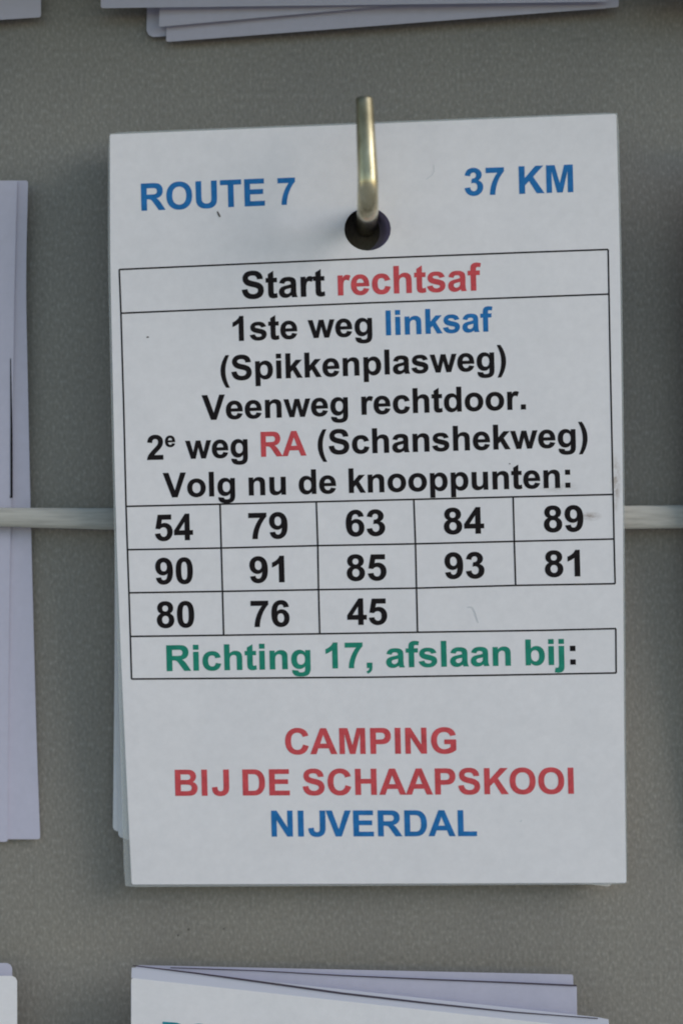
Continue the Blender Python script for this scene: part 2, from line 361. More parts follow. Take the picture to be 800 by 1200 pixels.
# ------------------------------------------------------------------ lettering: bold grotesque outlines (2048 units per em)
# each contour: points split by '/', two numbers = corner, four = quadratic (control, end); contours split by ';'
G = {
'R': (1479, "150 0/150 1466/773 1466/1008 1466 1114.5 1426.5/1221 1387 1285 1286/1349 1185 1349 1055/1349 890 1252 782.5/1155 675 962 647/1058 591 1120.5 524/1183 457 1289 286/1468 0/1114 0/900 319/786 490 744 534.5/702 579 655 595.5/608 612 506 612/446 612/446 0;446 846/665 846/878 846 931 864/984 882 1014 926/1044 970 1044 1036/1044 1110 1004.5 1155.5/965 1201 893 1213/857 1218 677 1218/446 1218"),
'O': (1593, "89 724/89 948 156 1100/206 1212 292.5 1301/379 1390 482 1433/619 1491 798 1491/1122 1491 1316.5 1290/1511 1089 1511 731/1511 376 1318 175.5/1125 -25 802 -25/475 -25 282 174.5/89 374 89 724;394 734/394 485 509 356.5/624 228 801 228/978 228 1091.5 355.5/1205 483 1205 738/1205 990 1094.5 1114/984 1238 801 1238/618 1238 506 1112.5/394 987 394 734"),
'U': (1479, "147 1466/443 1466/443 672/443 483 454 427/473 337 544.5 282.5/616 228 740 228/866 228 930 279.5/994 331 1007 406/1020 481 1020 655/1020 1466/1316 1466/1316 696/1316 432 1292 323/1268 214 1203.5 139/1139 64 1031 19.5/923 -25 749 -25/539 -25 430.5 23.5/322 72 259 149.5/196 227 176 312/147 438 147 684"),
'T': (1251, "478 0/478 1218/43 1218/43 1466/1208 1466/1208 1218/774 1218/774 0"),
'E': (1366, "149 0/149 1466/1236 1466/1236 1218/445 1218/445 893/1181 893/1181 646/445 646/445 247/1264 247/1264 0"),
'K': (1479, "153 0/153 1466/449 1466/449 815/1047 1466/1445 1466/893 895/1475 0/1092 0/689 687/449 442/449 0"),
'M': (1706, "145 0/145 1466/588 1466/854 466/1117 1466/1561 1466/1561 0/1286 0/1286 1154/995 0/710 0/420 1154/420 0"),
'S': (1366, "74 477/362 505/388 360 467.5 292/547 224 682 224/825 224 897.5 284.5/970 345 970 426/970 478 939.5 514.5/909 551 833 578/781 596 596 642/358 701 262 787/127 908 127 1082/127 1194 190.5 1291.5/254 1389 373.5 1440/493 1491 662 1491/938 1491 1077.5 1370/1217 1249 1224 1047/928 1034/909 1147 846.5 1196.5/784 1246 659 1246/530 1246 457 1193/410 1159 410 1102/410 1050 454 1013/510 966 726 915/942 864 1045.5 809.5/1149 755 1207.5 660.5/1266 566 1266 427/1266 301 1196 191/1126 81 998 27.5/870 -26 679 -26/401 -26 252 102.5/103 231 74 477"),
'V': (1366, "523 0/-1 1466/320 1466/691 381/1050 1466/1364 1466/839 0"),
'A': (1479, "1471 0/1149 0/1021 333/435 333/314 0/0 0/571 1466/884 1466;926 580/724 1124/526 580"),
'C': (1479, "1087 539/1374 448/1308 208 1154.5 91.5/1001 -25 765 -25/473 -25 285 174.5/97 374 97 720/97 1086 286 1288.5/475 1491 783 1491/1052 1491 1220 1332/1320 1238 1370 1062/1077 992/1051 1106 968.5 1172/886 1238 768 1238/605 1238 503.5 1121/402 1004 402 742/402 464 502 346/602 228 762 228/880 228 965 303/1050 378 1087 539"),
'P': (1366, "149 0/149 1466/624 1466/894 1466 976 1444/1102 1411 1187 1300.5/1272 1190 1272 1015/1272 880 1223 788/1174 696 1098.5 643.5/1023 591 945 574/839 553 638 553/445 553/445 0;445 1218/445 802/607 802/782 802 841 825/900 848 933.5 897/967 946 967 1011/967 1091 920 1143/873 1195 801 1208/748 1218 588 1218"),
'I': (569, "147 0/147 1466/443 1466/443 0"),
'N': (1479, "151 0/151 1466/439 1466/1039 487/1039 1466/1314 1466/1314 0/1017 0/426 956/426 0"),
'G': (1593, "831 539/831 786/1469 786/1469 202/1376 112 1199.5 43.5/1023 -25 842 -25/612 -25 441 71.5/270 168 184 347.5/98 527 98 738/98 967 194 1145/290 1323 475 1418/616 1491 826 1491/1099 1491 1252.5 1376.5/1406 1262 1450 1060/1156 1005/1125 1113 1039.5 1175.5/954 1238 826 1238/632 1238 517.5 1115/403 992 403 750/403 489 519 358.5/635 228 823 228/916 228 1009.5 264.5/1103 301 1170 353/1170 539"),
'B': (1479, "150 1466/736 1466/910 1466 995.5 1451.5/1081 1437 1148.5 1391/1216 1345 1261 1268.5/1306 1192 1306 1097/1306 994 1250.5 908/1195 822 1100 779/1234 740 1306 646/1378 552 1378 425/1378 325 1331.5 230.5/1285 136 1204.5 79.5/1124 23 1006 10/932 2 649 0/150 0;446 1222/446 883/640 883/813 883 855 888/931 897 974.5 940.5/1018 984 1018 1055/1018 1123 980.5 1165.5/943 1208 869 1217/825 1222 616 1222;446 639/446 247/720 247/880 247 923 256/989 268 1030.5 314.5/1072 361 1072 439/1072 505 1040 551/1008 597 947.5 618/887 639 685 639"),
'J': (1139, "794 1466/1089 1466/1089 538/1089 356 1057 258/1014 130 901 52.5/788 -25 603 -25/386 -25 269 96.5/152 218 151 453/430 485/435 359 467 307/515 228 613 228/712 228 753 284.5/794 341 794 519"),
'D': (1479, "148 1466/689 1466/872 1466 968 1438/1097 1400 1189 1303/1281 1206 1329 1065.5/1377 925 1377 719/1377 538 1332 407/1277 247 1175 148/1098 73 967 31/869 0 705 0/148 0;444 1218/444 247/665 247/789 247 844 261/916 279 963.5 322/1011 365 1041 463.5/1071 562 1071 732/1071 902 1041 993/1011 1084 957 1135/903 1186 820 1204/758 1218 577 1218"),
'H': (1479, "150 0/150 1466/446 1466/446 889/1026 889/1026 1466/1322 1466/1322 0/1026 0/1026 641/446 641/446 0"),
'L': (1251, "157 0/157 1466/453 1466/453 247/1189 247/1189 0"),
'a': (1139, "357 738/102 784/145 938 250 1012/355 1086 562 1086/750 1086 842 1041.5/934 997 971.5 928.5/1009 860 1009 677/1006 349/1006 209 1019.5 142.5/1033 76 1070 0/792 0/781 28 765 83/758 108 755 116/683 46 601 11/519 -24 426 -24/262 -24 167.5 65/73 154 73 290/73 380 116 450.5/159 521 236.5 558.5/314 596 460 624/657 661 733 693/733 721/733 802 693 836.5/653 871 542 871/467 871 425 841.5/383 812 357 738;733 510/679 492 562 467/445 442 409 418/354 379 354 319/354 260 398 217/442 174 510 174/586 174 655 224/706 262 722 317/733 353 733 454"),
'b': (1251, "135 0/135 1466/416 1466/416 938/546 1086 724 1086/918 1086 1045 945.5/1172 805 1172 542/1172 270 1042.5 123/913 -24 728 -24/637 -24 548.5 21.5/460 67 396 156/396 0;414 554/414 389 466 310/539 198 660 198/753 198 818.5 277.5/884 357 884 528/884 710 818 790.5/752 871 649 871/548 871 481 792.5/414 714 414 554"),
'c': (1139, "1073 748/796 698/782 781 732.5 823/683 865 604 865/499 865 436.5 792.5/374 720 374 550/374 361 437.5 283/501 205 608 205/688 205 739 250.5/790 296 811 407/1087 360/1044 170 922 73/800 -24 595 -24/362 -24 223.5 123/85 270 85 530/85 793 224 939.5/363 1086 600 1086/794 1086 908.5 1002.5/1023 919 1073 748"),
'd': (1251, "1121 0/860 0/860 156/795 65 706.5 20.5/618 -24 528 -24/345 -24 214.5 123.5/84 271 84 535/84 805 211 945.5/338 1086 532 1086/710 1086 840 938/840 1466/1121 1466;371 554/371 384 418 308/486 198 608 198/705 198 773 280.5/841 363 841 527/841 710 775 790.5/709 871 606 871/506 871 438.5 791.5/371 712 371 554"),
'e': (1139, "762 338/1042 291/988 137 871.5 56.5/755 -24 580 -24/303 -24 170 157/65 302 65 523/65 787 203 936.5/341 1086 552 1086/789 1086 926 929.5/1063 773 1057 450/353 450/356 325 421 255.5/486 186 583 186/649 186 694 222/739 258 762 338;778 622/775 744 715 807.5/655 871 569 871/477 871 417 804/357 737 358 622"),
'f': (682, "24 1062/180 1062/180 1142/180 1276 208.5 1342/237 1408 313.5 1449.5/390 1491 507 1491/627 1491 742 1455/704 1259/637 1275 575 1275/514 1275 487.5 1246.5/461 1218 461 1137/461 1062/671 1062/671 841/461 841/461 0/180 0/180 841/24 841"),
'g': (1251, "121 -70/442 -109/450 -165 479 -186/519 -216 605 -216/715 -216 770 -183/807 -161 826 -112/839 -77 839 17/839 172/713 0 521 0/307 0 182 181/84 324 84 537/84 804 212.5 945/341 1086 532 1086/729 1086 857 913/857 1062/1120 1062/1120 109/1120 -79 1089 -172/1058 -265 1002 -318/946 -371 852.5 -401/759 -431 616 -431/346 -431 233 -338.5/120 -246 120 -104/120 -90 121 -70;372 553/372 384 437.5 305.5/503 227 599 227/702 227 773 307.5/844 388 844 546/844 711 776 791/708 871 604 871/503 871 437.5 792.5/372 714 372 553"),
'h': (1251, "428 1466/428 927/564 1086 753 1086/850 1086 928 1050/1006 1014 1045.5 958/1085 902 1099.5 834/1114 766 1114 623/1114 0/833 0/833 561/833 728 817 773/801 818 760.5 844.5/720 871 659 871/589 871 534 837/479 803 453.5 734.5/428 666 428 532/428 0/147 0/147 1466"),
'i': (569, "147 0/147 1062/428 1062/428 0;147 1206/147 1466/428 1466/428 1206"),
'j': (569, "426 1062/426 22/426 -184 399 -268.5/372 -353 295.5 -400.5/219 -448 100 -448/57 -448 7.5 -440/-42 -432 -99 -416/-50 -177/-29 -181 -11.5 -183.5/6 -186 20 -186/60 -186 86.5 -168.5/113 -151 129 -115/145 -79 145 15/145 1062;145 1206/145 1466/426 1466/426 1206"),
'k': (1139, "137 0/137 1466/418 1466/418 688/747 1062/1093 1062/730 674/1119 0/816 0/549 477/418 340/418 0"),
'l': (569, "147 0/147 1466/428 1466/428 0"),
'n': (1251, "1113 0/832 0/832 542/832 714 814 764.5/796 815 755.5 843/715 871 658 871/585 871 527 831/469 791 447.5 725/426 659 426 481/426 0/145 0/145 1062/406 1062/406 906/545 1086 756 1086/849 1086 926 1052.5/1003 1019 1042.5 967/1082 915 1097.5 849/1113 783 1113 660"),
'o': (1251, "82 546/82 686 151 817/220 948 346.5 1017/473 1086 629 1086/870 1086 1024 929.5/1178 773 1178 534/1178 293 1022.5 134.5/867 -24 631 -24/485 -24 352.5 42/220 108 151 235.5/82 363 82 546;370 531/370 373 445 289/520 205 630 205/740 205 814.5 289/889 373 889 533/889 689 814.5 773/740 857 630 857/520 857 445 773/370 689 370 531"),
'p': (1251, "139 1062/401 1062/401 906/452 986 539 1036/626 1086 732 1086/917 1086 1046 941/1175 796 1175 537/1175 271 1045 123.5/915 -24 730 -24/642 -24 570.5 11/499 46 420 131/420 -404/139 -404;417 549/417 370 488 284.5/559 199 661 199/759 199 824 277.5/889 356 889 535/889 702 822 783/755 864 656 864/553 864 485 784.5/417 705 417 549"),
'r': (797, "416 0/135 0/135 1062/396 1062/396 911/463 1018 516.5 1052/570 1086 638 1086/734 1086 823 1033/736 788/665 834 604 834/545 834 504 801.5/463 769 439.5 684/416 599 416 328"),
's': (1139, "48 303/330 346/348 264 403 221.5/458 179 557 179/666 179 721 219/758 247 758 294/758 326 738 347/717 367 644 384/304 459 213 521/87 607 87 760/87 898 196 992/305 1086 534 1086/752 1086 858 1015/964 944 1004 805/739 756/722 818 674.5 851/627 884 539 884/428 884 380 853/348 831 348 796/348 766 376 745/414 717 638.5 666/863 615 952 541/1040 466 1040 333/1040 188 919 82/798 -24 558 -24/340 -24 213 64.5/86 153 48 303"),
't': (682, "634 1062/634 838/442 838/442 410/442 280 447.5 258.5/453 237 472.5 223/492 209 520 209/559 209 633 236/657 18/559 -24 435 -24/359 -24 298 1.5/237 27 208.5 67.5/180 108 169 177/160 226 160 375/160 838/31 838/31 1062/160 1062/160 1273/442 1437/442 1062"),
'u': (1251, "847 0/847 159/789 74 694.5 25/600 -24 495 -24/388 -24 303 23/218 70 180 155/142 240 142 390/142 1062/423 1062/423 574/423 350 438.5 299.5/454 249 495 219.5/536 190 599 190/671 190 728 229.5/785 269 806 327.5/827 386 827 614/827 1062/1108 1062/1108 0"),
'w': (1593, "351 0/15 1062/288 1062/487 366/670 1062/941 1062/1118 366/1321 1062/1598 1062/1257 0/987 0/804 683/624 0"),
'0': (1139, "563 1472/776 1472 896 1320/1039 1140 1039 723/1039 307 895 125/776 -25 563 -25/349 -25 218 139.5/87 304 87 726/87 1140 231 1322/350 1472 563 1472;563 1239/512 1239 472 1206.5/432 1174 410 1090/381 981 381 723/381 465 407 368.5/433 272 472.5 240/512 208 563 208/614 208 654 240.5/694 273 716 357/745 465 745 723/745 981 719 1077.5/693 1174 653.5 1206.5/614 1239 563 1239"),
'1': (1139, "807 0/526 0/526 1059/372 915 163 846/163 1101/273 1137 402 1237.5/531 1338 579 1472/807 1472"),
'2': (1139, "1036 261/1036 0/51 0/67 148 147 280.5/227 413 463 632/653 809 696 872/754 959 754 1044/754 1138 703.5 1188.5/653 1239 564 1239/476 1239 424 1186/372 1133 364 1010/84 1038/109 1270 241 1371/373 1472 571 1472/788 1472 912 1355/1036 1238 1036 1064/1036 965 1000.5 875.5/965 786 888 688/837 623 704 501/571 379 535.5 339/500 299 478 261"),
'3': (1139, "77 389/349 422/362 318 419 263/476 208 557 208/644 208 703.5 274/763 340 763 452/763 558 706 620/649 682 567 682/513 682 438 661/469 890/583 887 643 939.5/703 992 703 1079/703 1153 659 1197/615 1241 542 1241/470 1241 419 1191/368 1141 357 1045/98 1089/125 1222 179.5 1301.5/234 1381 331.5 1426.5/429 1472 550 1472/757 1472 882 1340/985 1232 985 1096/985 903 774 788/900 761 975.5 667/1051 573 1051 440/1051 247 910 111/769 -25 559 -25/360 -25 229 89.5/98 204 77 389"),
'4': (1139, "638 0/638 295/38 295/38 541/674 1472/910 1472/910 542/1092 542/1092 295/910 295/910 0;638 542/638 1043/301 542"),
'5': (1139, "91 377/371 406/383 311 442 255.5/501 200 578 200/666 200 727 271.5/788 343 788 487/788 622 727.5 689.5/667 757 570 757/449 757 353 650/125 683/269 1446/1012 1446/1012 1183/482 1183/438 934/532 981 630 981/817 981 947 845/1077 709 1077 492/1077 311 972 169/829 -25 575 -25/372 -25 244 84/116 193 91 377"),
'6': (1139, "1043 1107/771 1077/761 1161 719 1201/677 1241 610 1241/521 1241 459.5 1161/398 1081 382 828/487 952 643 952/819 952 944.5 818/1070 684 1070 472/1070 247 938 111/806 -25 599 -25/377 -25 234 147.5/91 320 91 713/91 1116 240 1294/389 1472 627 1472/794 1472 903.5 1378.5/1013 1285 1043 1107;406 496/406 359 469 284.5/532 210 613 210/691 210 743 271/795 332 795 471/795 614 739 680.5/683 747 599 747/518 747 462 683.5/406 620 406 496"),
'7': (1139, "86 1186/86 1447/1048 1447/1048 1242/929 1125 806 906/683 687 618.5 440.5/554 194 555 0/284 0/293 304 409.5 620/526 936 721 1186"),
'8': (1139, "328 791/219 837 169.5 917.5/120 998 120 1094/120 1258 234.5 1365/349 1472 560 1472/769 1472 884.5 1365/1000 1258 1000 1094/1000 992 947 912.5/894 833 798 791/920 742 983.5 648/1047 554 1047 431/1047 228 917.5 101/788 -26 573 -26/373 -26 240 79/83 203 83 419/83 538 142 637.5/201 737 328 791;386 1074/386 990 433.5 943/481 896 560 896/640 896 688 943.5/736 991 736 1075/736 1154 688.5 1201.5/641 1249 563 1249/482 1249 434 1201/386 1153 386 1074;360 446/360 330 419.5 265/479 200 568 200/655 200 712 262.5/769 325 769 443/769 546 711 608.5/653 671 564 671/461 671 410.5 600/360 529 360 446"),
'(': (682, "613 -431/420 -431/267 -200 187 49/107 298 107 531/107 820 206 1078/292 1302 424 1491/616 1491/479 1188 427.5 975.5/376 763 376 525/376 361 406.5 189/437 17 490 -138/525 -240 613 -431"),
'.': (569, "147 0/147 281/428 281/428 0"),
':': (682, "201 0/201 281/482 281/482 0;201 781/201 1062/482 1062/482 781"),
',': (569, "142 281/423 281/423 80/423 -42 402 -112.5/381 -183 322.5 -239/264 -295 174 -327/119 -211/204 -183 240 -134/276 -85 278 0/142 0"),
' ': (569, ""),
}
def parse(path):
    out = []
    for c in path.split(';'):
        if not c: continue
        pts = []
        for s_ in c.split('/'):
            f = [float(x) for x in s_.split()]
            if len(f) == 2: pts.append((f[0], f[1]))
            else:
                x0, y0 = pts[-1]
                for k in range(1, 6):
                    t = k / 5
                    pts.append(((1-t)**2*x0 + 2*t*(1-t)*f[0] + t*t*f[2], (1-t)**2*y0 + 2*t*(1-t)*f[1] + t*t*f[3]))
        if abs(pts[0][0] - pts[-1][0]) + abs(pts[0][1] - pts[-1][1]) < 1: pts.pop()
        out.append(pts)
    return out
GL = {k: (a_, parse(p)) for k, (a_, p) in G.items()}
GL['9'] = (1139, [[(1139 - x, 1447 - y) for x, y in c] for c in GL['6'][1]])
GL[')'] = (682, [[(682 - x, y) for x, y in c][::-1] for c in GL['('][1]])

def swell(c, d):
    """ink spread: move an outline outwards (clockwise outlines grow, counter-clockwise ones shrink)"""
    out = []; n = len(c)
    for i in range(n):
        (x0, y0), (x1, y1), (x2, y2) = c[i - 1], c[i], c[(i + 1) % n]
        a_ = Vector((x1 - x0, y1 - y0)); b_ = Vector((x2 - x1, y2 - y1))
        if a_.length < 1e-6 or b_.length < 1e-6: out.append((x1, y1)); continue
        a_.normalize(); b_.normalize()
        na, nb = Vector((-a_.y, a_.x)), Vector((-b_.y, b_.x)); m = na + nb
        if m.length < 0.3: out.append((x1, y1)); continue
        m.normalize(); k = d / max(0.5, m.dot(na)); out.append((x1 + m.x * k, y1 + m.y * k))
    return out
GL = {k_: (a_, [swell(c, 13) for c in cs]) for k_, (a_, cs) in GL.items()}

def filled(contours):
    """fill 2D outlines (with holes) and return (verts, faces)"""
    cu = bpy.data.curves.new('outline', 'CURVE'); cu.dimensions = '2D'; cu.fill_mode = 'BOTH'
    for c in contours:
        sp = cu.splines.new('POLY'); sp.points.add(len(c) - 1); sp.use_cyclic_u = True
        for p, (x, y) in zip(sp.points, c): p.co = (x, y, 0, 1)
    o = bpy.data.objects.new('outline', cu); C.objects.link(o)
    me = bpy.data.meshes.new_from_object(o.evaluated_get(bpy.context.evaluated_depsgraph_get()))
    vs = [tuple(v.co) for v in me.vertices]; fs = [tuple(p.vertices) for p in me.polygons]
    bpy.data.objects.remove(o); bpy.data.curves.remove(cu); bpy.data.meshes.remove(me)
    return vs, fs
FILL = {}
def glyph(ch):
    if ch not in FILL:
        sc_ = 1 / 2048
        FILL[ch] = filled([[(x * sc_, y * sc_) for x, y in c] for c in GL[ch][1]]) if GL[ch][1] else ([], [])
    return FILL[ch]

INK_OFF = 0.00003
def write(sheet, parent, segs, x0, y0, x1, y1, cap, lean=0.026):
    """one printed line: segs = [(text, material, label[, size, raise])], ink from (x0,y0) to (x1,y1) on its baseline"""
    pos = 0.0; items = []; lo, hi = 1e9, -1e9
    for sg in segs:
        text, mat, lab = sg[:3]; size, up = (sg[3], sg[4]) if len(sg) > 3 else (1, 0)
        for ch in text:
            for c in GL[ch][1]:
                lo = min(lo, min(pos + x / 2048 * size for x, y in c)); hi = max(hi, max(pos + x / 2048 * size for x, y in c))
            items.append((ch, pos, size, up, lab, mat)); pos += GL[ch][0] / 2048 * size
    scy = cap / (1466 / 2048)
    groups = []
    for it in items:
        if groups and groups[-1][0] == it[4]: groups[-1][2].append(it)
        else: groups.append((it[4], it[5], [it]))
    for lab, mat, its in groups:
        bm = bmesh.new()
        for ch, p0, size, up, _, _ in its:
            vs, fs = glyph(ch); bv = []
            for x, y, _z in vs:
                f = (p0 + x * size - lo) / (hi - lo); h = (y * size + up) * scy
                px = x0 + (x1 - x0) * f - lean * h; py = y0 + (y1 - y0) * f - h
                bv.append(bm.verts.new(sheet.atpx(px, py, INK_OFF)))
            for f in fs:
                fc = bm.faces.new([bv[i] for i in f])
                fc.normal_update()
                if fc.normal.y > 0: fc.normal_flip()
        o = obj('printed_text', bm, mat, parent, smooth=False); o['label'] = lab

def strip(bm, sheet, pts, wpx, off=INK_OFF, n=14):
    """thin printed line through pixel points"""
    P_ = []
    for k in range(len(pts) - 1):
        (xa, ya), (xb, yb) = pts[k], pts[k + 1]
        for i in range(n + (1 if k == len(pts) - 2 else 0)):
            t = i / n; P_.append((xa + (xb - xa) * t, ya + (yb - ya) * t))
    prev = None
    for i, (x, y) in enumerate(P_):
        a_ = P_[max(i - 1, 0)]; b_ = P_[min(i + 1, len(P_) - 1)]
        dx, dy = b_[0] - a_[0], b_[1] - a_[1]; l_ = math.hypot(dx, dy) or 1
        ww = wpx(i / (len(P_) - 1)) if callable(wpx) else wpx
        nx, ny = -dy / l_ * ww / 2, dx / l_ * ww / 2
        cur = (bm.verts.new(sheet.atpx(x + nx, y + ny, off)), bm.verts.new(sheet.atpx(x - nx, y - ny, off)))
        if prev:
            f = bm.faces.new((prev[0], prev[1], cur[1], cur[0])); f.normal_update()
            if f.normal.y > 0: f.normal_flip()
        prev = cur

# ------------------------------------------------------------------ the stack of cards in the middle
GRP = 'laminated route cards hanging on the middle hook'
def front_depth(u, v):
    return 0.0042 + 0.0140 * max(0.0, 1 - v) ** 1.05 + 0.0004 * (u - 0.5) + 0.0003 * math.sin(3.0 * v + 1.2 * u) 

HOLE = (430.5, 268.5, 27.3, 25.3)
PL = [(129, 157.5), (129.5, 300), (132.5, 450), (136, 600), (141, 745), (148, 900), (154.5, 1036.5)]
PR = [(721.5, 133.5), (725.5, 290), (727.5, 430), (729.2, 586), (730.0, 738), (731.2, 897), (733.3, 1034.5)]
FL = [(127, 155.5), (127, 300), (130, 450), (133.5, 600), (137.5, 745), (142, 900), (146, 1039.5)]
FR = [(724, 131.5), (727.5, 290), (729.5, 430), (731.2, 586), (732.0, 738), (733.0, 897), (734.6, 1036.4)]
front = Sheet(PL, PR, front_depth)
film = Sheet(FL, FR, lambda u, v: front_depth(u, v))
card = thing('route_card', P(430, 268, 0.0165), 'front white laminated card headed ROUTE 7 and 37 KM, hanging on the brassy hook', 'card', GRP)
finish_sheet(obj('paper_sheet', sheet_mesh(front, 0.00025, HOLE, 0.0, nu=30, nv=44, corner=0.003), M_PAPER, card))
finish_sheet(obj('laminate_film', rim_mesh(film, front, 0.00022, -0.00002), M_FILM, card))

K, Rd, B, Gn = M_BLACK, M_RED, M_BLUE, M_GREEN
T = lambda *a_: write(front, card, *a_)
T([('ROUTE 7', B, 'blue words ROUTE 7')], 166, 246.8, 346.4, 239.2, 31.4)
T([('37 KM', B, 'blue words 37 KM')], 544.3, 229.2, 671.4, 224.8, 31.8)
T([('Start ', K, 'black word Start'), ('rechtsaf', Rd, 'red word rechtsaf')], 283.6, 350.2, 563.9, 340.1, 31.8)
T([('1ste weg ', K, 'black words 1ste weg'), ('linksaf', B, 'blue word linksaf')], 273, 399.6, 577.4, 388.1, 28.7)
T([('(Spikkenplasweg)', K, 'black word (Spikkenplasweg)')], 258.8, 446, 592.9, 433.4, 28.8)
T([('Veenweg rechtdoor.', K, 'black words Veenweg rechtdoor.')], 237, 492.2, 615.9, 479.5, 28.8)
T([('2', K, 'black words 2e weg'), ('e', K, 'black words 2e weg', 0.62, 0.36), (' weg', K, 'black words 2e weg')], 172.6, 538.9, 290.6, 535.7, 28.8)
T([('RA', Rd, 'red letters RA')], 306, 535.2, 359.2, 533.6, 28.8)
T([('(Schanshekweg)', K, 'black word (Schanshekweg)')], 372.5, 532.8, 688.3, 523.5, 28.8)
T([('Volg nu de knooppunten:', K, 'black words Volg nu de knooppunten:')], 191.5, 583, 668, 571.2, 28.5)
for s_, xa, xb, yb, tl in [
    ('54', 182, 226.6, 633.2, 1.1), ('79', 291.6, 337.4, 631.2, 1.0), ('63', 405.4, 451.4, 628, 1.0), ('84', 520, 567.2, 625.5, 1.0), ('89', 637, 683.4, 623, 1.0),
    ('90', 182.6, 226.6, 684.2, 0.9), ('91', 292.8, 333.6, 682.5, 0.8), ('85', 406.4, 453, 680.2, 0.8), ('93', 521, 567.6, 677.8, 0.8), ('81', 638.2, 679.6, 675.6, 0.8),
    ('80', 184.2, 228.2, 735.3, 0.7), ('76', 294.2, 339.6, 734.3, 0.7), ('45', 407, 453.8, 732, 0.7)]:
    T([(s_, K, 'black number ' + s_)], xa, yb + tl / 2, xb, yb - tl / 2, 30.6)
T([('Richting 17, afslaan bij', Gn, 'green words Richting 17, afslaan bij'), (':', K, 'black colon')], 195.6, 786.3, 674.3, 778.6, 29.9)
T([('CAMPING', Rd, 'red word CAMPING')], 334.4, 883.8, 534.6, 882.8, 30)
T([('BIJ DE SCHAAPSKOOI', Rd, 'red words BIJ DE SCHAAPSKOOI')], 205.6, 932.5, 672.1, 930, 30.2)
T([('NIJVERDAL', B, 'blue word NIJVERDAL')], 318.4, 980.2, 558.7, 979.6, 30)

bm = bmesh.new()
LX = [(140, 315.8), (142, 367), (145.3, 480), (148, 593.4), (149.6, 644.2), (151.4, 694.7), (153, 745.8), (154.4, 795.7)]
w_ = 1.9
strip(bm, front, LX, w_)
strip(bm, front, [(712, 292.3), (714.4, 420), (717.9, 579.4), (718.9, 631.6), (720.2, 684)], w_)
strip(bm, front, [(721, 736.6), (721.4, 788.6)], w_)
for row in ([(140, 315.8), (270, 310), (430, 302.9), (610, 296), (712, 292.3)], [(142, 367), (270, 361.6), (430, 355), (610, 348.5), (712.8, 344.6)],
            [(148, 593.4), (258, 590.8), (371, 588), (485, 585.2), (601, 582.3), (717.9, 579.4)],
            [(149.6, 644.2), (259.4, 642.2), (372, 639.4), (486.5, 637.3), (602, 634.4), (718.9, 631.6)],
            [(151.4, 694.7), (260.8, 693), (373, 691), (487.6, 689.2), (603.8, 686), (720.2, 684)],
            [(153, 745.8), (262, 744.4), (374.6, 742.7), (489, 740.9), (640, 738.6), (721, 736.6)],
            [(154.4, 795.7), (300, 794.6), (440, 793.5), (580, 791.2), (721.4, 788.6)]):
    strip(bm, front, row, w_, INK_OFF + 0.000008)
for col in ([(258, 590.8), (259.4, 642.2), (260.8, 693), (262.2, 744.4)], [(370.6, 588), (372.3, 639.4), (373.2, 691), (374.6, 742.7)],
            [(484.6, 585.2), (486.6, 637.3), (487.8, 689.2), (489, 740.9)], [(600.8, 582.3), (602.2, 634.4), (603.8, 686)]):
    strip(bm, front, col, w_, INK_OFF + 0.000004)
o = obj('printed_table', bm, M_BLACK, card, smooth=False); o['label'] = 'thin black table lines'

def mark(name, mat, lab, pts, wpx, off=0.00006):
    b_ = bmesh.new(); strip(b_, front, pts, wpx, off, 5)
    o_ = obj(name, b_, mat, card, smooth=False); o_['label'] = lab
mark('hair', M_HAIR, 'pale hair lying in the empty table cell', [(547, 711.5), (553, 711.5), (556, 717), (557.5, 722), (560, 730)], lambda t: 1.0)
mark('hair', M_HAIR, 'faint hair to the right of the hook', [(508, 193), (508.5, 201), (505, 206), (499, 210)], lambda t: 0.7)
mark('dirt_speck', M_SPECK, 'dark speck under ROUTE 7', [(254.8, 247.6), (256.2, 251), (258, 254.2)], lambda t: 1.0 + 2.0 * t * (1.4 - t))
mark('dirt_speck', M_SPECK, 'tiny dark dot left of 1ste weg', [(172, 395), (174.6, 395)], 1.5)
mark('dirt_speck', M_SPECK, 'tiny dot above knooppunten', [(596, 543.2), (597.6, 543.6)], 1.2)
mark('dirt_speck', M_HAIR, 'grey dot right of NIJVERDAL', [(609, 963), (611, 961)], 1.3)

# cards behind it: left edge, right edge and bottom seen fanned out
def back_card(dx_top, dx_bot, y_bot_l, y_bot_r, right_top, right_bot, dtop, dbot, label, mat, dxmid=None, hx=0.0, hy=0.0):
    L = [(130.5 + dx_top, 160), (131.5 + dx_top * 0.7 + dx_bot * 0.3, 420), (132 + dx_bot if dxmid is None else dxmid, 760), (132 + dx_bot, y_bot_l)]
    R = [(right_top, 138), (right_top + (right_bot - right_top) * 0.5, 580), (right_bot, y_bot_r)]
    sh = Sheet(L, R, lambda u, v: dbot + (dtop - dbot) * max(0.0, 1 - v) ** 2.1 + 0.0003 * math.sin(2.5 * u + 3 * v))
    t = thing('route_card', P(430, 268, dtop), label, 'card', GRP)
    finish_sheet(obj('paper_sheet', sheet_mesh(sh, 0.0004, (430.5 + hx, 268.5 + hy, 27.5, 25.5), 0, nu=22, nv=30, corner=0.007), mat, t))
    return t
back_card(3, 12.5, 983.5, 1039, 719, 716.5, 0.0148, 0.0033, 'first card behind the ROUTE 7 card, its bottom left corner nearest the front card', M_CREAM, 142)
back_card(3, 6.8, 981.5, 1036, 718, 712, 0.0140, 0.0029, 'second card behind the ROUTE 7 card, middle of three pale edges fanned at lower left', M_CREAM, 137.5)
back_card(4, 0.5, 973.5, 1034, 717, 705, 0.0134, 0.0024, 'rearmost card of the middle stack, sticking out farthest at lower left', M_CREAM, 134.5)
